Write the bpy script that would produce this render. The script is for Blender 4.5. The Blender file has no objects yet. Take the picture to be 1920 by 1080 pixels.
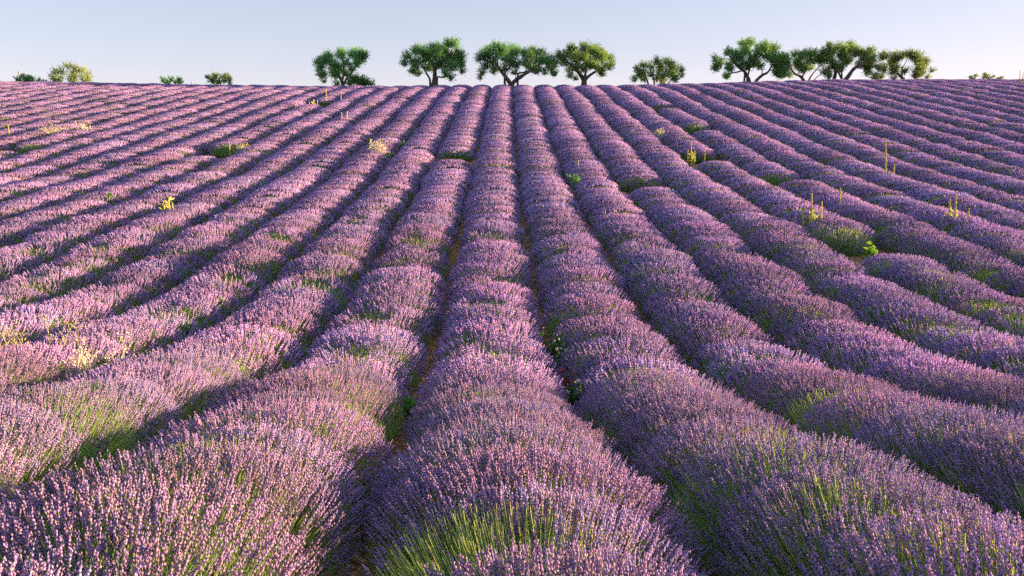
import bpy, math, random
import numpy as np
from mathutils import Vector

# ------------------------------------------------------------------ camera, sky, sun, exposure
SC = bpy.context.scene
COL = SC.collection
PITCH = math.radians(13.0)
FPX = 1280.0                      # focal length in pixels of the 1920 wide photograph
CAMZ = 2.1
SUN_AZ = math.radians(80.0)       # clockwise from the view direction
SUN_EL = math.radians(7.0)

cam_d = bpy.data.cameras.new('camera')
cam = bpy.data.objects.new('camera', cam_d)
COL.objects.link(cam)
cam_d.sensor_width = 36.0
cam_d.lens = 36.0 * FPX / 1920.0
cam_d.clip_start = 0.05
cam_d.clip_end = 3000.0
cam.location = (0, 0, CAMZ)
cam.rotation_euler = (math.radians(90) - PITCH, 0, 0)
SC.camera = cam

world = bpy.data.worlds.new('World')
SC.world = world
world.use_nodes = True
wn = world.node_tree
wn.nodes.clear()
sky = wn.nodes.new('ShaderNodeTexSky')
sky.sky_type = 'NISHITA'
sky.sun_disc = False
sky.sun_elevation = SUN_EL
sky.sun_rotation = SUN_AZ
sky.altitude = 600
sky.air_density = 0.8
sky.dust_density = 0.3
sky.ozone_density = 6.0
bg = wn.nodes.new('ShaderNodeBackground')
bg.inputs['Strength'].default_value = 0.108
wo = wn.nodes.new('ShaderNodeOutputWorld')
# the camera's white balance and tone curve for the whole sky
gam = wn.nodes.new('ShaderNodeGamma')
gam.inputs['Gamma'].default_value = 0.40
tint = wn.nodes.new('ShaderNodeMix')
tint.data_type = 'RGBA'; tint.blend_type = 'MULTIPLY'; tint.inputs['Factor'].default_value = 1.0
tint.inputs['B'].default_value = (1.62, 0.965, 0.81, 1)
wn.links.new(sky.outputs['Color'], gam.inputs['Color'])
wn.links.new(gam.outputs['Color'], tint.inputs['A'])
wn.links.new(tint.outputs['Result'], bg.inputs['Color'])
wn.links.new(bg.outputs['Background'], wo.inputs['Surface'])

sun_d = bpy.data.lights.new('sun', 'SUN')
sun_d.energy = 3.8
sun_d.angle = math.radians(1.5)
sun_d.color = (1.0, 0.58, 0.28)
sun = bpy.data.objects.new('sun', sun_d)
COL.objects.link(sun)
to_sun = Vector((math.sin(SUN_AZ) * math.cos(SUN_EL), math.cos(SUN_AZ) * math.cos(SUN_EL), math.sin(SUN_EL)))
sun.rotation_euler = to_sun.to_track_quat('Z', 'Y').to_euler()
sun.location = (40, 0, 40)

vs = SC.view_settings
vs.view_transform = 'Standard'
vs.look = 'None'
vs.exposure = 2.66
vs.gamma = 1.0
vs.use_curve_mapping = False
SC.cycles.max_bounces = 6
SC.cycles.diffuse_bounces = 2
SC.cycles.use_denoising = False
SC.cycles.glossy_bounces = 1
SC.cycles.transmission_bounces = 3
SC.cycles.transparent_max_bounces = 4
SC.cycles.use_adaptive_sampling = True
SC.cycles.adaptive_threshold = 0.03
SC.cycles.caustics_reflective = False
SC.cycles.caustics_refractive = False

rng = np.random.default_rng(7)
random.seed(7)

# ------------------------------------------------------------------ helpers
def tag(o, label=None, cat=None, group=None, kind=None):
    if label: o['label'] = label
    if cat: o['category'] = cat
    if group: o['group'] = group
    if kind: o['kind'] = kind
    return o

def empty(name, loc):
    o = bpy.data.objects.new(name, None)
    o.empty_display_size = 0.2
    COL.objects.link(o)
    o.location = loc
    return o

def link_mesh(name, me, parent=None, loc=(0, 0, 0)):
    o = bpy.data.objects.new(name, me)
    COL.objects.link(o)
    if parent is not None: o.parent = parent
    o.location = loc
    return o

class Geo:
    """collects vertices, triangles and vertex colours"""
    def __init__(self):
        self.v = []; self.t = []; self.c = []; self.n = 0
    def add(self, v, t, c=None):
        v = np.asarray(v, float).reshape(-1, 3); t = np.asarray(t, int).reshape(-1, 3)
        if c is None: c = np.ones((len(v), 3)) * 0.5
        c = np.asarray(c, float)
        if c.ndim == 1: c = np.repeat(c[None], len(v), 0)
        self.v.append(v); self.t.append(t + self.n); self.c.append(c.reshape(-1, 3)); self.n += len(v)
    def mesh(self, name, mat, smooth=False, origin=(0, 0, 0)):
        v = np.concatenate(self.v) - np.asarray(origin, float); t = np.concatenate(self.t); c = np.concatenate(self.c)
        me = bpy.data.meshes.new(name)
        me.vertices.add(len(v)); me.vertices.foreach_set('co', v.astype(np.float32).ravel())
        me.loops.add(3 * len(t)); me.loops.foreach_set('vertex_index', t.astype(np.int32).ravel())
        me.polygons.add(len(t))
        me.polygons.foreach_set('loop_start', (np.arange(len(t)) * 3).astype(np.int32))
        if smooth: me.polygons.foreach_set('use_smooth', np.ones(len(t), bool))
        me.update(calc_edges=True)
        a = me.attributes.new('Col', 'FLOAT_COLOR', 'POINT')
        cc = np.ones((len(v), 4), np.float32); cc[:, :3] = c
        a.data.foreach_set('color', cc.ravel())
        me.materials.append(mat)
        return me

def norm(a):
    return a / np.maximum(np.linalg.norm(a, axis=-1, keepdims=True), 1e-9)

def frames(d):
    """two unit vectors across each direction, spun at random"""
    h = rng.normal(size=d.shape)
    e1 = norm(np.cross(d, h)); e2 = np.cross(d, e1)
    return e1, e2

def add_octa(g, c, d, r, h, col, colp, jit=0.0):
    """octahedra: centres c, axes d, radius r, half height h; col at the waist, colp at the tips"""
    n = len(c)
    e1, e2 = frames(d)
    r = np.broadcast_to(np.asarray(r, float).reshape(-1, 1), (n, 1)); h = np.broadcast_to(np.asarray(h, float).reshape(-1, 1), (n, 1))
    if jit:
        k = [1 + jit * rng.uniform(-1, 1, (n, 1)) for _ in range(4)]
    else:
        k = [1, 1, 1, 1]
    v = np.stack([c + d * h, c + e1 * r * k[0], c + e2 * r * k[1], c - e1 * r * k[2], c - e2 * r * k[3], c - d * h], 1)
    t = np.array([[0, 1, 2], [0, 2, 3], [0, 3, 4], [0, 4, 1], [5, 2, 1], [5, 3, 2], [5, 4, 3], [5, 1, 4]])
    t = (t[None] + (np.arange(n) * 6)[:, None, None])
    cc = np.empty((n, 6, 3)); cc[:, 1:5] = col[:, None] * rng.uniform(0.8, 1.2, (n, 4, 1)); cc[:, 0] = colp; cc[:, 5] = colp * 0.8
    g.add(v, t, cc)

def add_tri_spindle(g, c, d, r, h, col):
    n = len(c)
    e1, e2 = frames(d)
    r = np.asarray(r).reshape(-1, 1); h = np.asarray(h).reshape(-1, 1)
    a = [0, 2 * math.pi / 3, 4 * math.pi / 3]
    lo = c - d * h * 0.35
    v = np.stack([c + d * h] + [lo + (e1 * math.cos(x) + e2 * math.sin(x)) * r for x in a] + [c - d * h], 1)
    t = np.array([[0, 1, 2], [0, 2, 3], [0, 3, 1], [4, 2, 1], [4, 3, 2], [4, 1, 3]])
    t = t[None] + (np.arange(n) * 5)[:, None, None]
    cc = np.repeat(col[:, None], 5, 1)
    g.add(v, t, cc)

def add_ribbon(g, a, b, w, col, mid=None):
    """flat tapering blades from a to b, width w at the foot"""
    n = len(a)
    d = norm(b - a); e1, _ = frames(d)
    w = np.broadcast_to(np.asarray(w, float).reshape(-1, 1), (n, 1))
    if mid is None: mid = (a + b) / 2
    v = np.stack([a - e1 * w / 2, a + e1 * w / 2, mid - e1 * w / 2, mid + e1 * w / 2, b - e1 * w * .2, b + e1 * w * .2], 1)
    t = np.array([[0, 1, 3], [0, 3, 2], [2, 3, 5], [2, 5, 4]])
    t = t[None] + (np.arange(n) * 6)[:, None, None]
    g.add(v, t, np.repeat(col[:, None], 6, 1))

def add_leaf(g, p, d, L, w, col, fold=0.25, plain=False):
    """pointed leaves: foot p, direction d, length L, width w: four triangles with a folded midrib"""
    n = len(p)
    e1, e2 = frames(d)
    L = np.broadcast_to(np.asarray(L, float).reshape(-1, 1), (n, 1)); w = np.broadcast_to(np.asarray(w, float).reshape(-1, 1), (n, 1))
    m = p + d * L * 0.45
    if plain:
        v = np.stack([p, m + e1 * w / 2, p + d * L, m - e1 * w / 2], 1)
        t = np.array([[0, 1, 2], [0, 2, 3]])[None] + (np.arange(n) * 4)[:, None, None]
        g.add(v, t, np.repeat(col[:, None], 4, 1)); return
    v = np.stack([p, m + e1 * w / 2 + e2 * w * fold, p + d * L, m - e1 * w / 2 + e2 * w * fold, m], 1)
    t = np.array([[0, 1, 4], [1, 2, 4], [2, 3, 4], [3, 0, 4]])
    t = t[None] + (np.arange(n) * 5)[:, None, None]
    g.add(v, t, np.repeat(col[:, None], 5, 1))

def add_tube(g, pts, rad, col, n=7):
    pts = np.asarray(pts, float); rad = np.asarray(rad, float)
    m = len(pts)
    tan = np.gradient(pts, axis=0); tan = norm(tan)
    ref = np.array([0.31, 0.9, 0.2])
    vs_ = []
    for i in range(m):
        e1 = norm(np.cross(tan[i], ref)); e2 = np.cross(tan[i], e1)
        a = np.arange(n) * 2 * math.pi / n
        vs_.append(pts[i] + rad[i] * (np.cos(a)[:, None] * e1 + np.sin(a)[:, None] * e2))
    v = np.concatenate(vs_ + [pts[-1:]])
    t = []
    for i in range(m - 1):
        for j in range(n):
            k = (j + 1) % n
            t += [[i * n + j, i * n + k, (i + 1) * n + k], [i * n + j, (i + 1) * n + k, (i + 1) * n + j]]
    for j in range(n):
        t.append([(m - 1) * n + j, (m - 1) * n + (j + 1) % n, m * n])
    g.add(v, t, np.asarray(col))

def smooth_path(pts, k=4):
    """Catmull-Rom through the points"""
    p = np.asarray(pts, float)
    q = np.concatenate([[2 * p[0] - p[1]], p, [2 * p[-1] - p[-2]]])
    out = []
    for i in range(len(p) - 1):
        a, b, c, d = q[i:i + 4]
        for s in np.linspace(0, 1, k, endpoint=False):
            out.append(0.5 * (2 * b + (c - a) * s + (2 * a - 5 * b + 4 * c - d) * s * s + (3 * b - a - 3 * c + d) * s ** 3))
    out.append(p[-1])
    return np.array(out)

# ------------------------------------------------------------------ materials
def plant_mat(name, rough=0.6, transl=0.25, hue_var=0.0, val_var=0.15, sat=1.0, gloss=False):
    m = bpy.data.materials.new(name); m.use_nodes = True
    nt = m.node_tree; nt.nodes.clear()
    N = nt.nodes.new; Lk = nt.links.new
    at = N('ShaderNodeAttribute'); at.attribute_name = 'Col'
    oi = N('ShaderNodeObjectInfo')
    hs = N('ShaderNodeHueSaturation')
    mr = N('ShaderNodeMapRange'); mr.inputs['To Min'].default_value = 1 - val_var; mr.inputs['To Max'].default_value = 1 + val_var
    Lk(oi.outputs['Random'], mr.inputs['Value']); Lk(mr.outputs['Result'], hs.inputs['Value'])
    ml = N('ShaderNodeMath'); ml.operation = 'MULTIPLY'; ml.inputs[1].default_value = 7.31
    fr = N('ShaderNodeMath'); fr.operation = 'FRACT'
    mh = N('ShaderNodeMapRange'); mh.inputs['To Min'].default_value = 0.5 - hue_var; mh.inputs['To Max'].default_value = 0.5 + hue_var
    Lk(oi.outputs['Random'], ml.inputs[0]); Lk(ml.outputs[0], fr.inputs[0]); Lk(fr.outputs[0], mh.inputs['Value']); Lk(mh.outputs['Result'], hs.inputs['Hue'])
    hs.inputs['Saturation'].default_value = sat
    Lk(at.outputs['Color'], hs.inputs['Color'])
    if gloss:
        pb = N('ShaderNodeBsdfPrincipled'); pb.inputs['Roughness'].default_value = rough
        pb.inputs['Specular IOR Level'].default_value = 0.25
    else:
        pb = N('ShaderNodeBsdfDiffuse')
    tr = N('ShaderNodeBsdfTranslucent')
    mx = N('ShaderNodeMixShader'); mx.inputs[0].default_value = transl
    Lk(hs.outputs['Color'], pb.inputs[0]); Lk(hs.outputs['Color'], tr.inputs['Color'])
    Lk(pb.outputs[0], mx.inputs[1]); Lk(tr.outputs[0], mx.inputs[2])
    out = N('ShaderNodeOutputMaterial'); Lk(mx.outputs[0], out.inputs['Surface'])
    return m

M_FLOWER = plant_mat('lavender_flower', 0.7, 0.42, 0.02, 0.18)
M_GREEN = plant_mat('lavender_green', 0.6, 0.45, 0.014, 0.18)
M_LEAF = plant_mat('tree_leaf', 0.5, 0.45, 0.01, 0.12, gloss=True)
M_WEED = plant_mat('weed', 0.6, 0.30, 0.01, 0.1)
M_CLOD = plant_mat('clod', 0.95, 0.0, 0.0, 0.05)

def bark_mat():
    m = bpy.data.materials.new('bark'); m.use_nodes = True
    nt = m.node_tree; N = nt.nodes.new; Lk = nt.links.new
    pb = nt.nodes['Principled BSDF']; pb.inputs['Roughness'].default_value = 0.9
    tc = N('ShaderNodeTexCoord'); nz = N('ShaderNodeTexNoise'); nz.inputs['Scale'].default_value = 9; nz.inputs['Detail'].default_value = 6
    cr = N('ShaderNodeValToRGB'); cr.color_ramp.elements[0].color = (0.05, 0.04, 0.034, 1); cr.color_ramp.elements[1].color = (0.19, 0.15, 0.12, 1)
    cr.color_ramp.elements[0].position = 0.3; cr.color_ramp.elements[1].position = 0.72
    bp = N('ShaderNodeBump'); bp.inputs['Strength'].default_value = 0.8; bp.inputs['Distance'].default_value = 0.04
    Lk(tc.outputs['Object'], nz.inputs['Vector']); Lk(nz.outputs['Fac'], cr.inputs['Fac']); Lk(cr.outputs['Color'], pb.inputs['Base Color'])
    Lk(nz.outputs['Fac'], bp.inputs['Height']); Lk(bp.outputs['Normal'], pb.inputs['Normal'])
    return m
M_BARK = bark_mat()

def soil_mat():
    m = bpy.data.materials.new('soil'); m.use_nodes = True
    nt = m.node_tree; N = nt.nodes.new; Lk = nt.links.new
    pb = nt.nodes['Principled BSDF']; pb.inputs['Roughness'].default_value = 0.95
    tc = N('ShaderNodeTexCoord')
    n1 = N('ShaderNodeTexNoise'); n1.inputs['Scale'].default_value = 14; n1.inputs['Detail'].default_value = 8; n1.inputs['Roughness'].default_value = 0.7
    n2 = N('ShaderNodeTexNoise'); n2.inputs['Scale'].default_value = 0.6; n2.inputs['Detail'].default_value = 3
    cr = N('ShaderNodeValToRGB')
    cr.color_ramp.elements[0].color = (0.24, 0.13, 0.06, 1); cr.color_ramp.elements[1].color = (0.58, 0.38, 0.19, 1)
    cr.color_ramp.elements[0].position = 0.3; cr.color_ramp.elements[1].position = 0.7
    mx = N('ShaderNodeMix'); mx.data_type = 'RGBA'; mx.blend_type = 'MULTIPLY'; mx.inputs['Factor'].default_value = 0.5
    bp = N('ShaderNodeBump'); bp.inputs['Strength'].default_value = 1.0; bp.inputs['Distance'].default_value = 0.05
    Lk(tc.outputs['Object'], n1.inputs['Vector']); Lk(tc.outputs['Object'], n2.inputs['Vector'])
    Lk(n1.outputs['Fac'], cr.inputs['Fac']); Lk(cr.outputs['Color'], mx.inputs['A']); Lk(n2.outputs['Color'], mx.inputs['B'])
    Lk(mx.outputs['Result'], pb.inputs['Base Color']); Lk(n1.outputs['Fac'], bp.inputs['Height']); Lk(bp.outputs['Normal'], pb.inputs['Normal'])
    return m
M_SOIL = soil_mat()

# ------------------------------------------------------------------ the shape of the land
S = 1.8                                                     # distance between rows
_prof = [(-60, 0.6), (-12, 0.95), (-3, 1.4), (0, 1.75), (1.5, 2.05), (2.94, 2.35), (3.5, 2.5), (4.66, 2.8), (6.6, 3.25), (8.7, 3.53), (11.7, 3.55),
         (15.1, 3.25), (17.3, 3.0), (20.9, 2.68), (26.4, 2.1), (30, 1.55), (33.6, 0.97), (40.8, -0.13), (47.6, -1.22), (54, -2.27),
         (61.4, -3.22), (66, -3.39), (75, -3.42), (90, -3.1), (150, -1.2), (300, 8), (700, 40)]
_pd = np.array([p[0] for p in _prof], float); _ph = np.array([CAMZ - p[1] for p in _prof])
_gd = np.arange(-80, 760, 0.25)
_gh = np.interp(_gd, _pd, _ph)
_k = np.ones(9) / 9
for _ in range(3):
    _gh = np.convolve(np.pad(_gh, 4, 'edge'), _k, 'valid')

def sstep(a, b, x):
    t = np.clip((x - a) / (b - a), 0, 1); return t * t * (3 - 2 * t)

def ground(x, y):
    x = np.asarray(x, float); y = np.asarray(y, float)
    h = np.interp(y, _gd, _gh)
    w = sstep(18, 58, y)
    lift = np.where(x > 0, 0.50 * sstep(4, 34, x), 0.36 * sstep(14, 46, -x) - 0.06 * sstep(6, 16, -x))
    side = 0.07 * np.clip(-x, 0, 7) * sstep(14, 4, y) * sstep(-12, -2, y)
    return h + w * lift + side

_cd = [-5, 2.9, 3.6, 4.7, 6.6, 8.7, 11.7, 15, 20.9, 30, 45, 61, 80]
_cx = [0.55, 0.09, 0.02, -0.06, -0.2, -0.28, -0.37, -0.45, -0.58, -0.7, -0.79, -0.83, -0.86]
_cg = np.interp(_gd, _cd, _cx)
for _ in range(3):
    _cg = np.convolve(np.pad(_cg, 4, 'edge'), _k, 'valid')
def row_x(k, y):
    return np.interp(y, _gd, _cg) + k * S

CP, SP = math.cos(PITCH), math.sin(PITCH)
def ray(px, py):
    a = (px - 960) / FPX; b = (py - 540) / FPX
    return np.array([a, CP - b * SP, -SP - b * CP])
def at_dist(px, py, D):
    r = ray(px, py); return np.array([0, 0, CAMZ]) + r * (D / r[1])
def on_land(px, py, h):
    """first point along the view ray that is h above the ground"""
    r = ray(px, py)
    for D in np.arange(2, 70, 0.05):
        p = np.array([0, 0, CAMZ]) + r * (D / r[1])
        if p[2] <= ground(p[0], p[1]) + h: return p
    return at_dist(px, py, 62)

# ground sheet
gx = np.concatenate([np.linspace(-700, -70, 22), np.arange(-60, 60.1, 1.5), np.linspace(70, 700, 22)])
gy = np.concatenate([np.linspace(-60, -6, 10), np.arange(-5, 80, 0.8), np.linspace(81, 700, 60)])
XX, YY = np.meshgrid(gx, gy)
ZZ = ground(XX, YY)
v = np.stack([XX, YY, ZZ], -1).reshape(-1, 3)
nx, ny = len(gx), len(gy)
ii = (np.arange(ny - 1)[:, None] * nx + np.arange(nx - 1)[None]).ravel()
t = np.concatenate([np.stack([ii, ii + 1, ii + nx + 1], 1), np.stack([ii, ii + nx + 1, ii + nx], 1)])
g = Geo(); g.add(v, t)
tag(link_mesh('ground', g.mesh('ground', M_SOIL, True)), kind='structure')

# ------------------------------------------------------------------ lavender bushes
C_COR = np.array([0.48, 0.41, 0.83]); C_CAL = np.array([0.33, 0.28, 0.68]); C_PINK = np.array([0.69, 0.49, 0.71])
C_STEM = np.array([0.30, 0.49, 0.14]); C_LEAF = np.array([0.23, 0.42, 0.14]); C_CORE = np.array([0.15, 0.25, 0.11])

def bush_points(n, a, b, h, seed, green, rough=1.0):
    """tips of the flower stalks over a lumpy dome, and whether each carries flowers"""
    r = np.random.default_rng(seed)
    m = n
    u = r.uniform(-0.08, 1, m); ph = np.arccos(u); ps = r.uniform(0, 2 * math.pi, m)
    d = np.stack([np.sin(ph) * np.cos(ps), np.sin(ph) * np.sin(ps), np.cos(ph)], 1)
    lump = np.zeros(m)
    for _ in range(7):
        q = norm(r.normal(size=3)); q[2] = abs(q[2])
        lump += rough * r.uniform(-0.06, 0.06) * np.exp(-((d - q) ** 2).sum(1) / 0.18)
    keep = np.ones(m)
    keep *= 0.86 - 0.60 * sstep(0.82, 0.12, d[:, 2])                                            # fewer flowers low on the flanks
    for _ in range(5):                                                                       # open, greener patches
        q = norm(r.normal(size=3)); q[2] = abs(q[2])
        keep -= green * r.uniform(0.4, 1.0) * np.exp(-((d - q) ** 2).sum(1) / r.uniform(0.08, 0.25))
    ok = r.uniform(0.18, 0.82, m) < keep
    d = d[:n]; lump = lump[:n]; ok = ok[:n]
    rad = 1 + lump + r.normal(0, 0.035 * rough, len(d)) - 0.05 * (~ok)
    # squarish dome profile
    sq = 1.0 + 0.14 * np.sin(2 * np.arccos(np.clip(d[:, 2], 0, 1))) ** 2
    tip = d * np.array([a, b, h]) * (rad * sq)[:, None]
    tip[:, 2] = np.maximum(tip[:, 2], 0.10)
    return tip, ok, r

def make_bush(idx, lod, green, n, a=0.875, b=0.98, h=0.62):
    global rng
    rng = np.random.default_rng(100 * lod + idx)
    tip, ok, r = bush_points(n, a, b, h, 1000 * lod + idx, green, (0.8, 0.55, 0.45)[lod])
    n = len(tip)
    up = np.array([0, 0, 1.0])
    sd = norm(norm(tip - np.array([0, 0, -0.25])) * 0.88 + up * 0.33 + r.normal(0, 0.10, (n, 3)))
    L = r.uniform(0.085, 0.16, n) * (1.0, 1.0, 0.95)[lod]
    root = tip * np.array([0.28, 0.42, 0.12]) + r.normal(0, 0.05, (n, 3)); root[:, 2] = np.maximum(root[:, 2], 0.02)
    foot = tip - sd * L[:, None] * 0.9                    # where the spike begins
    reach = np.linalg.norm(foot - root, axis=1)
    root = foot - (foot - root) * np.minimum(1.0, (0.30, 0.26, 0.22)[lod] / np.maximum(reach, 1e-6))[:, None]
    bend = foot - sd * np.minimum(0.14, np.linalg.norm(foot - root, axis=1) * 0.5)[:, None]
    gs = Geo(); gf = Geo()
    sc = (C_STEM * r.uniform(0.7, 1.35, (n, 1))) * np.stack([r.uniform(0.85, 1.35, n), np.ones(n), np.ones(n)], 1)
    w = np.where(ok, {0: 0.0042, 1: 0.0065, 2: 0.012}[lod], {0: 0.0055, 1: 0.009, 2: 0.018}[lod])
    add_ribbon(gs, root, foot + sd * L[:, None] * (0.9 if lod == 0 else 0.2), w, sc, bend)
    # bare stalks and leaves low in the bush
    nl = {0: 1500, 1: 800, 2: 320}[lod]
    lt, ld, _ = bush_points(nl, a * 0.80, b * 0.86, h * 0.76, 5000 + 10 * lod + idx, 0)
    nl = len(lt)
    ldir = norm(norm(lt - np.array([0, 0, -0.2])) + up * 0.35 + r.normal(0, 0.25, (nl, 3)))
    ll = r.uniform(0.12, 0.20, nl)
    add_ribbon(gs, lt - ldir * ll[:, None], lt + ldir * 0.04, {0: 0.006, 1: 0.009, 2: 0.018}[lod], C_LEAF * r.uniform(0.65, 1.5, (nl, 1)))
    # leafy heart of the bush
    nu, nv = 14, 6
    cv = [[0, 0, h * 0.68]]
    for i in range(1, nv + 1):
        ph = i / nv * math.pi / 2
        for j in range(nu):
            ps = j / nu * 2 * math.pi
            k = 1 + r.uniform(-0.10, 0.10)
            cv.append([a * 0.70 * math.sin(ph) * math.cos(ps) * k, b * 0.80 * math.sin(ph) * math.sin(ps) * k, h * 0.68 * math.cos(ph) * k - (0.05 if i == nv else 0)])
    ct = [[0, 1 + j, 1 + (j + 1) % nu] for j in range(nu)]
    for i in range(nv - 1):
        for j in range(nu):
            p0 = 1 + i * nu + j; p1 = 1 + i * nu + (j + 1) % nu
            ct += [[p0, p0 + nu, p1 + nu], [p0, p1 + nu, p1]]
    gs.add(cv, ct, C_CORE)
    # flowers
    foot = foot[ok]; sd = sd[ok]; L = L[ok]; n = len(L)
    vr = (0.17, 0.13, 0.07)[lod]
    mixv = 0.5 + (r.uniform(size=(n, 1)) - 0.5) * (1.0, 0.9, 0.6)[lod]; val = r.uniform(1 - vr, 1 + vr, (n, 1))
    fc = (C_COR * (1 - mixv) + C_PINK * mixv) * val * (0.90, 0.97, 1.0)[lod]
    if lod == 0:
        W = 7
        ts = np.array([0.0, 0.26, 0.44, 0.60, 0.74, 0.87, 0.98])
        rs = np.array([0.0041, 0.0055, 0.0062, 0.0063, 0.0059, 0.0049, 0.0034])
        for i in range(W):
            c = foot + sd * (L * ts[i])[:, None] + r.normal(0, 0.0022, (n, 3))
            add_octa(gf, c, norm(sd + r.normal(0, 0.2, (n, 3))), rs[i] * r.uniform(0.8, 1.25, n), 0.0115 * r.uniform(0.8, 1.2, n), fc, C_CAL * val * 0.85, 0.6)
    elif lod == 1:
        for i, (tt, rr) in enumerate([(0.12, 0.009), (0.45, 0.0125), (0.72, 0.0115), (0.95, 0.008)]):
            c = foot + sd * (L * tt)[:, None]
            cc = fc * 0.72 + C_CAL * 0.28 * val
            add_tri_spindle(gf, c, norm(sd + r.normal(0, 0.15, (n, 3))), rr * r.uniform(0.8, 1.2, n), np.full(n, 0.019), cc * r.uniform(0.8, 1.2, (n, 1)))
    else:
        cc = fc * 0.72 + C_CAL * 0.28 * val
        add_tri_spindle(gf, foot + sd * (L * 0.6)[:, None], sd, 0.0125 * r.uniform(0.9, 1.1, n), L * 0.62, cc)
    return gs.mesh('lavender_bush', M_GREEN), gf.mesh('flower_spikes', M_FLOWER)

GREENS = [0.5, 0.65, 0.8, 0.55, 1.0, 1.25]
LODS = {0: [make_bush(i, 0, GREENS[i] * 0.8, 4700, 0.94) for i in (0, 1, 2, 4, 5)],
        1: [make_bush(i, 1, GREENS[i] * 0.85, 2200) for i in range(6)],
        2: [make_bush(i, 2, GREENS[i] * 0.65, 1900) for i in range(6)]}

ORD = ['', 'first', 'second', 'third', 'fourth', 'fifth', 'sixth', 'seventh', 'eighth', 'ninth', 'tenth', 'eleventh', 'twelfth', 'thirteenth',
       'fourteenth', 'fifteenth', 'sixteenth', 'seventeenth', 'eighteenth', 'nineteenth', 'twentieth', 'twenty-first', 'twenty-second',
       'twenty-third', 'twenty-fourth', 'twenty-fifth', 'twenty-sixth', 'twenty-seventh', 'twenty-eighth', 'twenty-ninth', 'thirtieth']

# breaks in the rows, from where the photograph shows them
GAPS = []
for px, py, half in [(866, 298, 1.12), (368, 290, 0.9), (1190, 352, 0.85), (1610, 475, 1.12), (598, 196, 1.12), (1445, 345, 0.87),
                     (1300, 300, 0.87), (72, 285, 0.8), (5, 230, 0.92), (1265, 205, 0.92), (1312, 245, 0.87)]:
    p = on_land(px, py, 0.35)
    k = round((p[0] - row_x(0, p[1])) / S)
    GAPS.append((k, p[1], half))

rr = np.random.default_rng(21)
n_bush = 0
for k in range(-29, 30):
    spots = []
    y = -1.6 + rr.uniform(0, 0.6)
    ph1, ph2 = rr.uniform(0, 6.28, 2)
    while y < 66.5:
        x = float(row_x(k, y))
        gap = any(gk == k and abs(y - gy_) < gh_ for gk, gy_, gh_ in GAPS)
        if abs(x) < 0.75 * max(y, 0) + 3.2 and not gap:
            spots.append((x + rr.normal(0, 0.03), y))
        y += rr.uniform(0.62, 0.92)
    if not spots: continue
    ym = spots[0][1]
    base = (float(row_x(k, ym)), ym, float(ground(row_x(k, ym), ym)))
    row = empty('lavender_row', base)
    if k == 0:
        lab = 'lavender row running up the middle of the field, below the wide forked tree'
    else:
        lab = '%s lavender row to the %s of the middle row' % (ORD[abs(k)], 'left' if k < 0 else 'right')
    left_in_run = rr.integers(1, 5)
    tag(row, lab, 'lavender row', 'parallel lavender rows running up the field')
    for x, y in spots:
        z = float(ground(x, y))
        depth = y
        lod = 0 if depth < 7.0 else (1 if depth < 19 else 2)
        left_in_run -= 1
        thin = left_in_run <= 0                          # every few plants a lower, greener one
        if thin: left_in_run = rr.integers(2, 6)
        nv_ = len(LODS[lod])
        me_s, me_f = LODS[lod][nv_ - 1 - rr.integers(2) if thin else rr.integers(nv_ - 2)]
        s = 1.0 + 0.025 * math.sin(y * 0.9 + ph1) + 0.03 * math.sin(y * 0.37 + ph2) + rr.normal(0, 0.015)
        if thin: s *= rr.uniform(0.93, 0.99)
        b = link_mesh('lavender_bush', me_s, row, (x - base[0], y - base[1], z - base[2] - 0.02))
        b.rotation_euler = (0, 0, (math.pi if rr.uniform() < 0.5 else 0) + rr.normal(0, 0.045))
        b.scale = (s * rr.uniform(0.96, 1.04), s * rr.uniform(0.9, 1.05), s * rr.uniform(0.97, 1.03))
        f = link_mesh('flower_spikes', me_f, b)
        f['kind'] = 'stuff'
        n_bush += 1
print('bushes', n_bush)
rng = np.random.default_rng(77)

# ------------------------------------------------------------------ clods and stones in the furrows
g = Geo()
nc = 26000
yy = 2.2 + 58 * rng.uniform(size=nc) ** 1.5
kk = rng.choice([-0.5, 0.5, -1.5, 1.5, -2.5, 2.5, -3.5], nc, p=[.3, .25, .15, .1, .08, .06, .06])
xx = row_x(0, yy) + kk * S + rng.normal(0, 0.14, nc)
zz = ground(xx, yy)
sz = rng.uniform(0.008, 0.03, nc) * (1 + 0.4 * (rng.uniform(size=nc) < 0.1)) * (1 + yy / 60)
cc = np.array([0.58, 0.38, 0.19]) * rng.uniform(0.5, 1.35, (nc, 1))
add_octa(g, np.stack([xx, yy, zz + sz * 0.25], 1), norm(rng.normal(size=(nc, 3))), sz, sz * 0.7, cc, cc, 0.4)
tag(link_mesh('soil_clods', g.mesh('soil_clods', M_CLOD)), 'crumbly golden brown clods and pebbles lying in the furrows between the rows', 'soil clods', kind='stuff')

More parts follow.
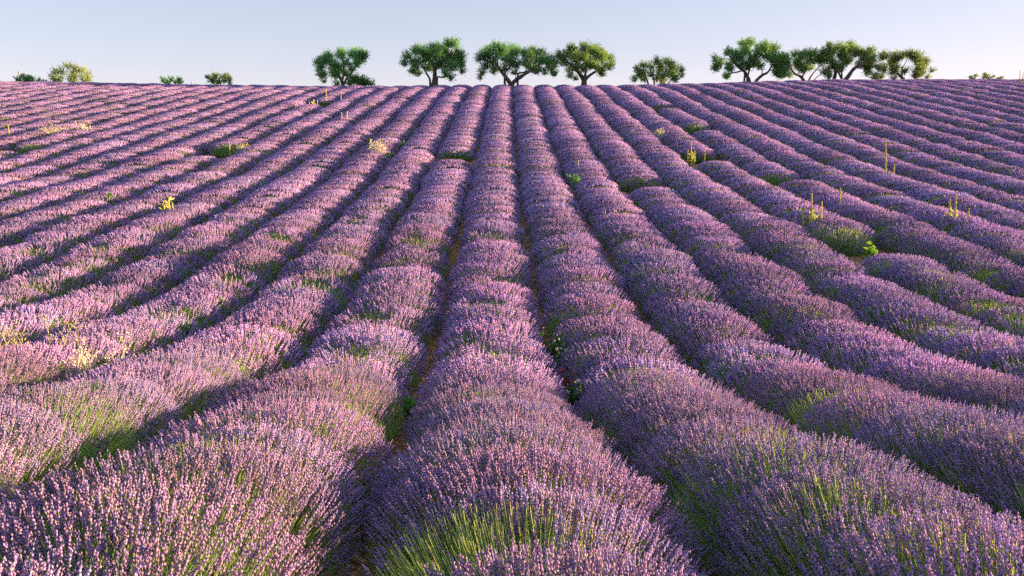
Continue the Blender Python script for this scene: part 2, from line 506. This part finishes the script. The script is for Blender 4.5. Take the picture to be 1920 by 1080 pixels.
# ------------------------------------------------------------------ trees on the crest
def tree(name, label, cat, D, x0, y0, sc, trunks, blobs, leaf_col, group=None, shoots=78, leaf=0.12, r0=None, spread=0.55, part='trunk'):
    """trunks: list of (radius_px, [(X,Y)...]) traced in zoomed pixels; blobs: (X,Y,R) leaf masses; depth is the tree's own"""
    ppm = FPX / D                       # photograph pixels per metre
    def W(X, Y, dy=0.0):
        return at_dist(x0 + X / sc, y0 + Y / sc, D + dy)
    bl = np.array(blobs, float)
    cx = (bl[:, 0].min() + bl[:, 0].max()) / 2; hw = (bl[:, 0].max() - bl[:, 0].min()) / 2 + 30
    bw = W(cx, bl[:, 1].max())
    bx = W(trunks[0][1][0][0], trunks[0][1][0][1])[0] if trunks else bw[0]
    gz = float(ground(bx, D))
    root = empty(name, (bx, D, gz))
    tag(root, label, cat, group)
    O = np.array([bx, D, gz])
    gt = Geo(); nodes = []
    for rp, pts in trunks:
        P = []
        for i, (X, Y) in enumerate(pts):
            P.append(W(X, Y, rng.uniform(-0.5, 0.5) * min(i, 2) * 0.6))
        b0 = P[0].copy(); b0[2] = float(ground(b0[0], b0[1])) - 0.1
        first = [b0] if P[0][2] > b0[2] + 0.15 else []
        P = smooth_path(first + P, 4)
        r = 0.82 * rp / sc / ppm
        rad = r * np.linspace(1.15, 0.42, len(P)); rad[0] *= 1.35
        add_tube(gt, P, rad * (1 + rng.normal(0, 0.05, len(P))), [0.5, 0.5, 0.5], 8)
        for q, rq in zip(P[len(P) // 3:], rad[len(P) // 3:]): nodes.append((q, rq))
    if not trunks:
        base_pts = [np.array([bx + rng.uniform(-1, 1) * hw / sc / ppm * 0.25, D + rng.uniform(-.2, .2), 0]) for _ in range(4)]
        for b in base_pts:
            b[2] = float(ground(b[0], b[1])); nodes.append((b, 0.05))
    gl = Geo()
    hwm = hw / sc / ppm
    for X, Y, R in blobs:
        e = math.sqrt(max(0.05, 1 - ((X - cx) / hw) ** 2))
        c = W(X, Y); c[1] += rng.uniform(-1, 1) * hwm * spread * e
        Rm = 1.2 * R / sc / ppm
        # a branch out to this mass
        j = min(range(len(nodes)), key=lambda q: np.linalg.norm(nodes[q][0] - c) - nodes[q][1] * 2)
        q, rq = nodes[j]
        mid = (q + c) / 2 + rng.normal(0, 0.08, 3) + np.array([0, 0, 0.06])
        pth = smooth_path([q, mid, c], 3)
        rb = min(rq * 0.7, 0.055)
        add_tube(gt, pth, np.linspace(rb, 0.012, len(pth)), [0.5, 0.5, 0.5], 5)
        nodes.append((c, 0.03)); nodes.append((mid, rb * 0.7))
        m = max(5, int(shoots * (Rm / 0.42) ** 1.6))
        o = norm(rng.normal(size=(m, 3))) * (rng.uniform(size=(m, 1)) ** 0.4) * Rm * 0.72
        sdir = norm(norm(o) * 0.9 + np.array([0, 0, 0.75]) + np.array([(X - cx) / hw * 0.35, 0, 0]) + rng.normal(0, 0.25, (m, 3)))
        SL = rng.uniform(0.25, 0.80, m) * min(1.0, Rm / 0.35)
        st = c + o - sdir * SL[:, None] * 0.4
        hue = rng.uniform(0.75, 1.3)
        for q_ in range(9):
            tt = (q_ + rng.uniform(0, 1, m)) / 9
            p = st + sdir * (SL * tt)[:, None]
            ldir = norm(sdir * 0.8 + norm(rng.normal(size=(m, 3))) * 0.8)
            lc = np.asarray(leaf_col) * hue * rng.uniform(0.7, 1.35, (m, 1)) * np.stack([rng.uniform(0.8, 1.3, m), np.ones(m), rng.uniform(0.8, 1.1, m)], 1)
            add_leaf(gl, p, ldir, leaf * rng.uniform(0.75, 1.3, m), leaf * 0.42, lc, plain=True)
    link_mesh(part, gt.mesh(part, M_BARK, True, O), root)
    link_mesh('crown', gl.mesh('crown', M_LEAF, False, O), root)
    return root

LEAF_DK = [0.13, 0.34, 0.12]
LEAF_YG = [0.30, 0.46, 0.22]
GRP = 'old trees along the crest of the hill'
tree('almond_tree', 'leaning round-crowned tree with a low bush at its right foot, leftmost big tree', 'tree', 66, 560, 60, 6,
     [(26, [(500, 605), (480, 540), (440, 470), (400, 400), (350, 340)]), (17, [(505, 600), (550, 510), (610, 440), (670, 340)]), (16, [(490, 560), (510, 450), (500, 330), (470, 260)])],
     [(230,340,50),(270,300,45),(330,270,50),(340,330,60),(450,230,60),(470,270,50),(600,250,55),(680,240,60),(720,290,55),(650,310,60),(250,450,55),(300,500,45),(370,420,70),(420,380,60),
      (480,420,60),(570,360,50),(610,420,40),(400,490,50),(740,270,40),(520,470,50),(660,360,45),(280,380,60),(290,550,25)], LEAF_DK, GRP)
tree('low_bush', 'low rounded green bush at the foot of the leftmost big tree', 'bush', 65, 560, 60, 6, [],
     [(560,570,40),(600,550,45),(640,545,45),(700,540,45),(760,560,40),(810,580,30),(430,580,30),(660,580,45),(730,585,40)], LEAF_DK)
tree('almond_tree', 'dense crowned tree with a thick grey trunk and thin bent side stem', 'tree', 66, 560, 60, 6,
     [(40, [(1522, 605), (1530, 520), (1530, 430), (1500, 340)]), (17, [(1480, 605), (1475, 530), (1440, 470), (1400, 400), (1340, 330)]), (14, [(1560, 515), (1620, 512), (1690, 480)]),
      (22, [(1535, 440), (1600, 360), (1680, 270), (1730, 200)])],
     [(1190,350,40),(1230,280,50),(1280,330,60),(1290,210,40),(1360,220,60),(1380,300,70),(1270,430,45),(1330,460,40),(1470,200,60),(1530,170,55),(1560,250,80),(1480,300,70),(1640,180,60),
      (1700,150,50),(1760,150,50),(1780,200,40),(1660,270,80),(1740,290,60),(1800,300,60),(1830,260,40),(1820,360,50),(1760,400,60),(1690,400,70),(1660,480,45),(1710,510,45),(1600,350,70),
      (1840,440,35),(1560,380,50),(1420,390,50),(1430,250,60),(1330,390,50),(1600,230,60),(1480,390,45)], LEAF_DK, GRP)
tree('almond_tree', 'wide flat tree forked low into two bare limbs above the middle row', 'tree', 66, 880, 60, 6,
     [(34, [(472, 640), (465, 590), (420, 520), (375, 465), (340, 420), (300, 350)]), (30, [(480, 600), (520, 545), (600, 490), (660, 450), (740, 400), (820, 340)]),
      (14, [(545, 505), (560, 465), (630, 445), (660, 380)]), (16, [(400, 480), (430, 430), (480, 360)])],
     [(110,310,40),(160,260,60),(200,190,40),(240,300,70),(180,370,50),(150,460,40),(120,510,25),(220,230,60),(310,190,60),(340,260,70),(390,220,60),(290,380,60),(420,300,70),(480,180,50),
      (500,250,60),(540,180,45),(470,370,60),(540,370,50),(510,440,40),(620,230,50),(700,220,60),(750,210,50),(820,240,45),(680,300,60),(760,300,70),(620,340,45),(830,330,60),(900,310,50),
      (900,380,60),(955,360,50),(700,400,50),(780,400,50),(950,440,45),(945,490,25),(860,440,40),(750,460,40),(650,390,40),(270,440,35),(390,420,40)], LEAF_DK, GRP)
tree('almond_tree', 'tree touching the wide forked tree, yellowish on its right side', 'tree', 66.8, 880, 60, 6,
     [(38, [(1290, 600), (1285, 540), (1255, 490), (1200, 420), (1120, 350)]), (24, [(1300, 560), (1340, 500), (1420, 445), (1520, 390)]), (22, [(1295, 540), (1310, 450), (1320, 340), (1370, 240)])],
     [(1000,280,40),(1060,260,60),(1080,330,60),(1150,170,45),(1150,230,60),(1200,200,50),(1170,300,60),(1140,420,45),(1200,390,50),(1290,170,50),(1300,240,60),(1280,310,50),(1350,290,60),
      (1370,200,50),(1440,180,50),(1430,260,60),(1490,240,50),(1500,310,60),(1420,340,60),(1340,380,60),(1540,280,40),(1590,290,35),(1610,350,35),(1560,390,45),(1490,420,50),(1420,410,45),
      (1260,430,50),(1130,500,35),(1190,530,25),(1500,470,35),(1230,290,40)], [0.17, 0.31, 0.09], GRP)
tree('small_tree', 'small bushy tree standing alone between the two groups of trees', 'tree', 67, 1160, 60, 6,
     [(14, [(330, 585), (310, 520), (270, 440)]), (12, [(400, 585), (390, 500), (390, 400)]), (14, [(480, 585), (510, 480), (540, 400)]), (10, [(560, 585), (600, 520), (650, 440)])],
     [(190,530,35),(230,470,35),(220,410,30),(280,370,35),(290,440,45),(310,510,50),(380,380,45),(400,340,35),(370,470,45),(440,520,45),(480,350,40),(520,340,35),(500,410,50),(560,390,45),
      (600,340,30),(580,460,60),(650,400,45),(690,430,30),(650,480,45),(530,530,50),(600,540,45),(690,490,25),(480,480,45)], [0.16, 0.32, 0.11], GRP)
tree('almond_tree', 'large tree on two leaning trunks, first of the group on the right', 'tree', 66, 1160, 60, 6,
     [(24, [(1470, 565), (1440, 490), (1410, 440), (1340, 390), (1280, 310)]), (22, [(1540, 565), (1610, 490), (1680, 450), (1730, 360)]), (14, [(1450, 500), (1470, 430), (1480, 320), (1470, 220)]),
      (12, [(1415, 450), (1330, 452), (1250, 470), (1200, 500)])],
     [(1090,300,35),(1080,380,40),(1130,400,50),(1190,260,25),(1190,330,50),(1200,430,45),(1210,500,35),(1260,370,50),(1270,290,50),(1280,200,35),(1330,140,25),(1330,230,50),(1310,310,55),
      (1370,280,55),(1340,380,50),(1400,220,45),(1420,140,40),(1460,120,40),(1510,130,40),(1470,200,60),(1500,260,60),(1440,320,60),(1560,200,60),(1590,170,45),(1580,290,60),(1520,350,60),
      (1430,390,50),(1650,230,45),(1700,210,50),(1750,190,45),(1680,300,60),(1750,280,55),(1640,360,55),(1720,370,60),(1800,320,55),(1800,400,50),(1850,300,45),(1730,470,45),(1760,500,30),
      (1850,440,40),(1885,480,30),(1280,490,30)], [0.14, 0.31, 0.10], GRP)
tree('almond_tree', 'lower tree with bent slender trunks, second of the group on the right', 'tree', 67.2, 1460, 60, 6,
     [(20, [(285, 560), (245, 500), (180, 470), (130, 400)]), (14, [(265, 520), (290, 460), (330, 410)]), (13, [(335, 560), (370, 490), (420, 430), (470, 380)]), (10, [(395, 560), (430, 510), (500, 460)])],
     [(30,300,45),(20,370,50),(30,450,45),(90,320,50),(100,400,50),(70,490,35),(180,250,40),(170,320,50),(170,400,50),(220,280,50),(250,340,50),(310,240,40),(330,310,60),(230,430,45),
      (320,390,50),(400,240,45),(410,310,60),(480,240,50),(470,330,60),(390,390,45),(505,300,50),(150,480,35)], [0.155, 0.32, 0.10], GRP)
tree('almond_tree', 'tall spreading tree with one limb arching right, third of the group on the right', 'tree', 66, 1460, 60, 6,
     [(30, [(740, 560), (790, 490), (850, 410), (950, 360), (1010, 320)]), (16, [(720, 560), (690, 490), (660, 430), (640, 340)]), (28, [(615, 560), (640, 460), (610, 370)]), (12, [(715, 550), (710, 450), (740, 340), (770, 230)])],
     [(580,170,35),(580,220,45),(640,140,30),(640,220,45),(590,300,60),(560,380,55),(620,400,50),(540,440,40),(700,200,45),(680,280,60),(760,150,45),(770,230,60),(830,150,45),(820,210,45),
      (870,240,60),(900,180,45),(850,300,60),(930,210,40),(970,250,50),(1020,220,45),(920,300,50),(1000,310,60),(1060,300,50),(1060,370,60),(1010,390,50),(1100,400,45),(1030,450,45),
      (1010,510,35),(1090,510,35),(720,340,50),(760,380,30),(700,430,30),(930,370,45),(570,500,35),(590,460,40)], [0.16, 0.31, 0.10], GRP)
tree('almond_tree', 'sparse tree with sky showing through its crown, last of the group on the right', 'tree', 66.5, 1460, 60, 6,
     [(20, [(1410, 550), (1370, 500), (1320, 440), (1260, 350)]), (13, [(1540, 550), (1530, 490), (1550, 430)]), (11, [(1390, 520), (1390, 420), (1440, 320)])],
     [(1190,280,40),(1250,260,45),(1280,300,50),(1330,270,55),(1340,340,45),(1390,260,40),(1380,400,45),(1360,450,40),(1180,420,45),(1230,450,40),(1200,500,30),(1290,400,30),(1290,520,30),
      (1440,290,45),(1490,280,45),(1500,340,45),(1460,260,35),(1580,340,35),(1620,350,45),(1510,420,50),(1570,430,55),(1540,490,50),(1620,460,45),(1690,440,25),(1630,520,25),(1250,330,40)],
     [0.18, 0.30, 0.09], GRP)
tree('pale_shrub', 'pale yellow-green bushy shrub on the skyline at the far left', 'shrub', 66, 0, 100, 8, [],
     [(800,370,50),(830,270,40),(880,300,50),(860,400,50),(960,280,55),(980,370,50),(1050,200,50),(1060,300,60),(1060,400,60),(1130,240,55),(1150,330,60),(1230,300,60),(1210,260,40),
      (1280,260,40),(1230,400,50),(1320,380,45),(1370,390,35),(930,420,40),(1300,420,40),(1150,410,50)], LEAF_YG, shoots=50, part='stems')
tree('dark_shrub', 'small dark green shrub beside the thin pole at the left edge', 'shrub', 66, 0, 100, 8, [],
     [(310,400,40),(370,390,45),(380,350,25),(440,360,25),(440,400,40),(510,400,30),(560,410,25),(630,415,20),(300,425,30),(400,420,40)], LEAF_DK, part='stems')
tree('skyline_shrub', 'low dark shrub just left of the short thin stake on the skyline', 'shrub', 66, 240, 100, 8, [],
     [(530,405,35),(570,430,30),(620,380,30),(670,435,25),(720,430,35),(790,400,30),(800,440,30),(590,450,25)], LEAF_DK, part='stems')
tree('skyline_shrub', 'rounded sparse shrub between the short stake and the leftmost big tree', 'shrub', 66, 240, 100, 8, [],
     [(1200,360,25),(1240,390,35),(1300,340,40),(1290,410,50),(1330,440,40),(1400,360,35),(1460,340,35),(1400,430,35),(1480,420,40),(1530,390,30),(1530,450,30)], [0.16, 0.28, 0.11], part='stems')
tree('skyline_shrub', 'tiny low shrub on the skyline near the right edge', 'shrub', 66, 1740, 100, 10.667, [],
     [(870,470,20),(900,500,25),(960,500,30),(1050,435,25),(1100,430,25),(1080,490,45),(1150,510,40),(1200,480,25),(1320,465,20),(1400,510,30),(1430,515,20)], [0.16, 0.28, 0.11], part='stems')

def pole(name, label, cat, px, ytop, D, r):
    top = at_dist(px, ytop, D); gz = float(ground(top[0], D))
    g = Geo()
    H = top[2] - gz
    add_tube(g, [[0, 0, -0.2], [0.01, 0, H * 0.5], [0, 0, H]], [r * 1.1, r, r * 0.8], [0.22, 0.2, 0.19], 8)
    add_tube(g, [[0, 0, H * 0.86], [0, 0, H * 0.93]], [r * 1.6, r * 1.6], [0.3, 0.3, 0.3], 8)
    tag(link_mesh(name, g.mesh(name, M_CLOD), None, (top[0], D, gz)), label, cat)
pole('thin_pole', 'thin grey pole on the skyline at the left edge', 'pole', 35, 133, 67, 0.055)
pole('thin_stake', 'short thin stake on the skyline between two low shrubs', 'stake', 359, 152, 67, 0.03)

# ------------------------------------------------------------------ weeds between and above the lavender
Y_BUD = np.array([0.78, 0.78, 0.24]); Y_LF = np.array([0.55, 0.62, 0.22]); STRAW = np.array([0.60, 0.64, 0.34]); PALE = np.array([0.68, 0.70, 0.52])
GREEN_W = np.array([0.10, 0.24, 0.05]); GREEN_B = np.array([0.17, 0.36, 0.05])

def weed_root(name, label, cat, p, group=None):
    gz = float(ground(p[0], p[1]))
    o = empty(name, (p[0], p[1], gz)); tag(o, label, cat, group)
    return o, gz

def stalks(px, py, label, tops, h=0.5, leaves=True, col=Y_BUD, r=0.027, name='mullein_plant'):
    """flower stalks: tops = [(foot dx, top x, top y)] in photograph pixels; each stalk a part"""
    p = on_land(px, py, h)
    root, gz = weed_root(name, label, 'weed', p, 'weeds growing among the rows')
    O = np.array([p[0], p[1], gz])
    for dx, tx, ty in tops:
        D = p[1] + rng.uniform(-0.12, 0.12)
        T = at_dist(tx, ty, D); F = at_dist(px + dx, py, D); F[2] = gz
        mid = (F + T) / 2 + np.array([rng.normal(0, 0.02), 0, 0])
        P = smooth_path([F, mid, T], 4)
        g = Geo()
        add_tube(g, P, np.linspace(r * 0.8, r * 0.35, len(P)), Y_LF, 6)
        n = max(30, int(np.linalg.norm(T - F) * 110))
        u = rng.uniform(0.42, 1.0, n) ** 1.2
        c = np.stack([np.interp(u, np.linspace(0, 1, len(P)), P[:, i]) for i in range(3)], 1)
        c += norm(rng.normal(size=(n, 3)) * np.array([1, 1, 0.2])) * r * (1.75 - 1.55 * u)[:, None]
        cc = col * rng.uniform(0.65, 1.25, (n, 1))
        add_octa(g, c, norm(rng.normal(size=(n, 3))), r * 0.62 * rng.uniform(0.7, 1.3, n), r * 0.62, cc, cc * 0.9, 0.3)
        link_mesh('stalk', g.mesh('stalk', M_WEED, False, O), root)
    if leaves:
        g = Geo(); n = 46
        a = rng.uniform(0, 6.28, n)
        pos = np.stack([rng.normal(0, 0.05, n), rng.normal(0, 0.05, n), rng.uniform(0.15, h + 0.25, n)], 1)
        d = norm(np.stack([np.cos(a), np.sin(a), rng.uniform(0.2, 1.1, n)], 1))
        add_leaf(g, pos, d, rng.uniform(0.12, 0.24, n), 0.055, Y_LF * rng.uniform(0.7, 1.25, (n, 1)))
        link_mesh('leaves', g.mesh('leaves', M_WEED), root)

def grass(px, py, label, H, spread, col, n=90, h=0.5, name='dry_grass_tuft', width=0.012):
    p = on_land(px, py, h)
    root, gz = weed_root(name, label, 'weed', p, 'weeds growing among the rows')
    base = np.stack([rng.normal(0, 0.07, n), rng.normal(0, 0.07, n), np.full(n, 0.02)], 1)
    a = rng.uniform(0, 6.28, n); lean = rng.uniform(0.0, 1.0, n) * spread
    hh = (h + H) * rng.uniform(0.6, 1.0, n)
    tip = base + np.stack([np.cos(a) * lean, np.sin(a) * lean, hh * (1 - 0.25 * lean / max(spread, .01))], 1)
    mid = (base + tip) / 2 + np.stack([-np.cos(a) * lean * 0.2, -np.sin(a) * lean * 0.2, hh * 0.08], 1)
    g = Geo(); add_ribbon(g, base, tip, width, col * rng.uniform(0.7, 1.25, (n, 1)), mid)
    link_mesh('blades', g.mesh('blades', M_WEED), root)
    m = n // 2
    g = Geo(); cc = col * rng.uniform(0.8, 1.3, (m, 1))
    add_tri_spindle(g, tip[:m], norm(tip[:m] - mid[:m]), np.full(m, 0.012), np.full(m, 0.05), cc)
    link_mesh('seed_heads', g.mesh('seed_heads', M_WEED), root)['kind'] = 'stuff'

def seedy(px, py, label, H, W, col, n=26, h=0.55, name='dry_seedhead_plant', head=0.012):
    """branching dry stems dotted with seed heads"""
    p = on_land(px, py, h)
    root, gz = weed_root(name, label, 'weed', p, 'weeds growing among the rows')
    gs = Geo(); gh = Geo()
    for i in range(n):
        x = rng.uniform(-W, W); yv = rng.uniform(-0.25, 0.25)
        b = np.array([x * 0.55, yv * 0.6, 0.05]); tp = np.array([x + rng.normal(0, 0.06), yv, (h + H) * rng.uniform(0.72, 1.0)])
        P = smooth_path([b, (b + tp) / 2 + rng.normal(0, 0.03, 3), tp], 4)
        add_tube(gs, P, np.linspace(0.008, 0.004, len(P)), col * rng.uniform(0.7, 1.1), 4)
        for q in range(4):
            u = rng.uniform(0.5, 1); s = P[min(len(P) - 1, int(u * len(P)))]
            e = s + norm(rng.normal(size=3) * np.array([1, 1, .4]) + np.array([0, 0, 0.9])) * rng.uniform(0.06, 0.16)
            add_tube(gs, [s, (s + e) / 2, e], [0.004, 0.0035, 0.003], col * rng.uniform(0.7, 1.1), 4)
            m = 3
            c = e + rng.normal(0, 0.022, (m, 3)); cc = col * rng.uniform(0.8, 1.4, (m, 1))
            add_octa(gh, c, norm(rng.normal(size=(m, 3))), head * rng.uniform(0.6, 1.2, m), head, cc, cc, 0.3)
    link_mesh('stems', gs.mesh('stems', M_WEED), root)
    link_mesh('seed_heads', gh.mesh('seed_heads', M_WEED), root)['kind'] = 'stuff'

def leafy(px, py, label, H, W, col, n=60, h=0.05, L=0.10, name='leafy_weed', flowers=None):
    p = on_land(px, py, h)
    root, gz = weed_root(name, label, 'weed', p, 'weeds growing among the rows')
    gs = Geo(); g = Geo()
    ns = max(3, n // 12)
    tips = []
    for i in range(ns):
        a = rng.uniform(0, 6.28); l = rng.uniform(0.2, 1) * W
        tp = np.array([math.cos(a) * l, math.sin(a) * l, (h + H) * rng.uniform(0.7, 1)])
        P = smooth_path([np.array([0, 0, 0.0]), tp * np.array([.35, .35, .55]), tp], 4)
        add_tube(gs, P, np.linspace(0.008, 0.004, len(P)), col * 0.8, 4); tips.append(tp)
        m = n // ns
        u = rng.uniform(0.3, 1, m); c = np.stack([np.interp(u, np.linspace(0, 1, len(P)), P[:, q]) for q in range(3)], 1)
        d = norm(rng.normal(size=(m, 3)) * np.array([1, 1, .5]) + np.array([0, 0, 0.45]))
        add_leaf(g, c, d, L * rng.uniform(0.6, 1.2, m), L * 0.5, col * rng.uniform(0.7, 1.35, (m, 1)))
    link_mesh('stems', gs.mesh('stems', M_WEED), root)
    link_mesh('leaves', g.mesh('leaves', M_WEED), root)
    if flowers is not None:
        g = Geo(); m = 14
        c = np.array([tips[i % ns] for i in range(m)]) + rng.normal(0, 0.05, (m, 3))
        cc = np.asarray(flowers) * rng.uniform(0.7, 1.2, (m, 1))
        for q in range(4):
            add_leaf(g, c, norm(rng.normal(size=(m, 3)) + np.array([0, 0, 0.7])), 0.022, 0.018, cc)
        link_mesh('flowers', g.mesh('flowers', M_WEED), root)['kind'] = 'stuff'

# right half, tall yellow stalks
stalks(1785, 412, 'clump of yellow flower stalks, rightmost in the field', [(-4, 1781, 373), (8, 1793, 365), (-16, 1770, 402), (30, 1817, 390)], 0.55)
stalks(1523, 412, 'pair of bright yellow flower stalks left of a lone one', [(0, 1522, 362), (17, 1541, 378), (-15, 1505, 394)], 0.55)
stalks(1576, 380, 'single short yellow stalk right of the yellow pair', [(0, 1576, 352)], 0.6, False)
stalks(1663, 326, 'tallest slender yellow stalk in the right half of the field', [(0, 1661, 263), (15, 1677, 308)], 0.55, False)
stalks(1580, 195, 'tiny pale stalk high up below the right-hand trees', [(0, 1579, 187)], 0.6, False, PALE, 0.025)
stalks(1297, 300, 'leafy yellow-green flowering weed standing in a break of the row', [(0, 1296, 268), (6, 1303, 282), (-6, 1290, 280), (24, 1322, 287)], 0.4)
grass(1240, 252, 'pale straw-coloured tuft above a row right of the middle', 0.35, 0.55, PALE, 130, 0.5)
leafy(1080, 338, 'light green leafy weed on the second row right of the middle', 0.28, 0.32, GREEN_W * 1.6, 90, 0.55, 0.13)
leafy(1632, 480, 'bright green broad-leaved weed in a gap of a right-hand row', 0.32, 0.14, GREEN_B, 60, 0.35, 0.20)
leafy(1632, 668, 'small bright yellow-green weed beside a bush at the right', 0.20, 0.12, GREEN_B, 60, 0.45, 0.12)
leafy(1118, 300, 'green weed in the second furrow right of the middle row, upper one', 0.45, 0.18, GREEN_W, 70, 0.1, 0.12)
leafy(1130, 325, 'green weed in the second furrow right of the middle row, lower one', 0.4, 0.18, GREEN_W, 70, 0.1, 0.12)
stalks(1084, 310, 'small yellow tip above the second row right of the middle', [(0, 1084, 300)], 0.65, False)
stalks(930, 305, 'single yellow-green sprig poking out of the middle row', [(0, 931, 298)], 0.65, False, GREEN_B)
# furrow right of the middle row, near
leafy(1036, 680, 'dark green furrow weed dotted with tiny white flowers', 0.45, 0.25, GREEN_W * 0.7, 130, 0.12, 0.10, flowers=(0.75, 0.75, 0.62))
leafy(1050, 705, 'grey-green furrow weed just behind the red-leaved one', 0.40, 0.22, np.array([0.13, 0.21, 0.10]), 110, 0.12, 0.10, flowers=(0.7, 0.7, 0.6))
leafy(1066, 738, 'furrow weed with red leaves right of the middle row', 0.30, 0.13, np.array([0.45, 0.08, 0.05]), 26, 0.12, 0.08, 'red_weed')
leafy(1078, 768, 'dark green furrow weed nearest the camera, right of the middle row', 0.35, 0.22, GREEN_W * 0.7, 110, 0.12, 0.10, flowers=(0.75, 0.75, 0.62))
# left half
leafy(769, 786, 'small round bright green weed in the furrow left of the middle row', 0.25, 0.12, GREEN_W * 1.5, 70, 0.12, 0.10)
leafy(420, 597, 'grey-green leafy weed deep in a left furrow, middle of three', 0.3, 0.15, GREEN_W * 1.2, 60, 0.2, 0.13)
leafy(355, 637, 'grey-green leafy weed deep in a left furrow, nearest of three', 0.3, 0.16, GREEN_W * 1.2, 60, 0.2, 0.13)
leafy(568, 678, 'little green weed at the foot of a bush in a left furrow', 0.2, 0.1, GREEN_W * 1.4, 40, 0.15, 0.10)
leafy(757, 280, 'green weed beside a row below the thick-trunked tree, upper one', 0.35, 0.2, GREEN_W * 1.3, 60, 0.2, 0.14)
leafy(738, 302, 'green weed beside a row below the thick-trunked tree, lower one', 0.35, 0.2, GREEN_W * 1.3, 60, 0.2, 0.14)
leafy(205, 382, 'small green weed beside a left-hand row', 0.35, 0.2, GREEN_W * 1.2, 60, 0.35, 0.13)
stalks(314, 392, 'yellow stalks standing in a row at the left, nearest of the yellow ones', [(0, 316, 369), (-7, 307, 382), (7, 323, 381)], 0.6)
seedy(70, 655, 'large dry yellow plant full of seed heads at the left edge', 0.36, 0.55, STRAW * 0.75, 15)
seedy(165, 690, 'smaller pale dry plant right of the large dry one', 0.25, 0.22, PALE, 14, 0.5)
grass(98, 250, 'straw-yellow grass tuft on an upper left row', 0.55, 0.9, STRAW, 120, 0.5)
seedy(158, 243, 'pale round thistle on an upper left row', 0.30, 0.25, PALE, 20, 0.6, 'pale_thistle', 0.022)
stalks(15, 250, 'short yellow stalk at the left edge', [(0, 15, 234)], 0.6, False)
grass(455, 284, 'dense straw-yellow tuft where a left row breaks off', 0.45, 0.45, STRAW, 130, 0.45)
stalks(430, 280, 'short yellow stalk just left of the dense straw tuft', [(0, 430, 266)], 0.6, False)
seedy(706, 284, 'pale beige seedhead bush on a row left of the middle', 0.45, 0.38, PALE, 34, 0.6, 'pale_seedhead_bush', 0.022)
stalks(588, 197, 'three short yellow stalks in a row break below the leftmost big tree', [(0, 588, 186), (-8, 580, 189), (6, 595, 188)], 0.5)
stalks(612, 186, 'taller yellow stalk below the leftmost big tree', [(0, 612, 168)], 0.6, False)
stalks(640, 188, 'yellow stalk below the low bush', [(0, 639, 175)], 0.6, False)
stalks(641, 222, 'lowest yellow stalk below the leftmost big tree', [(0, 640, 210), (9, 651, 209)], 0.6, False)
stalks(1908, 158, 'tall dry weed on the skyline at the right edge', [(4, 1913, 131), (8, 1919, 135)], 0.5, False, PALE, 0.03, 'tall_dry_weed')
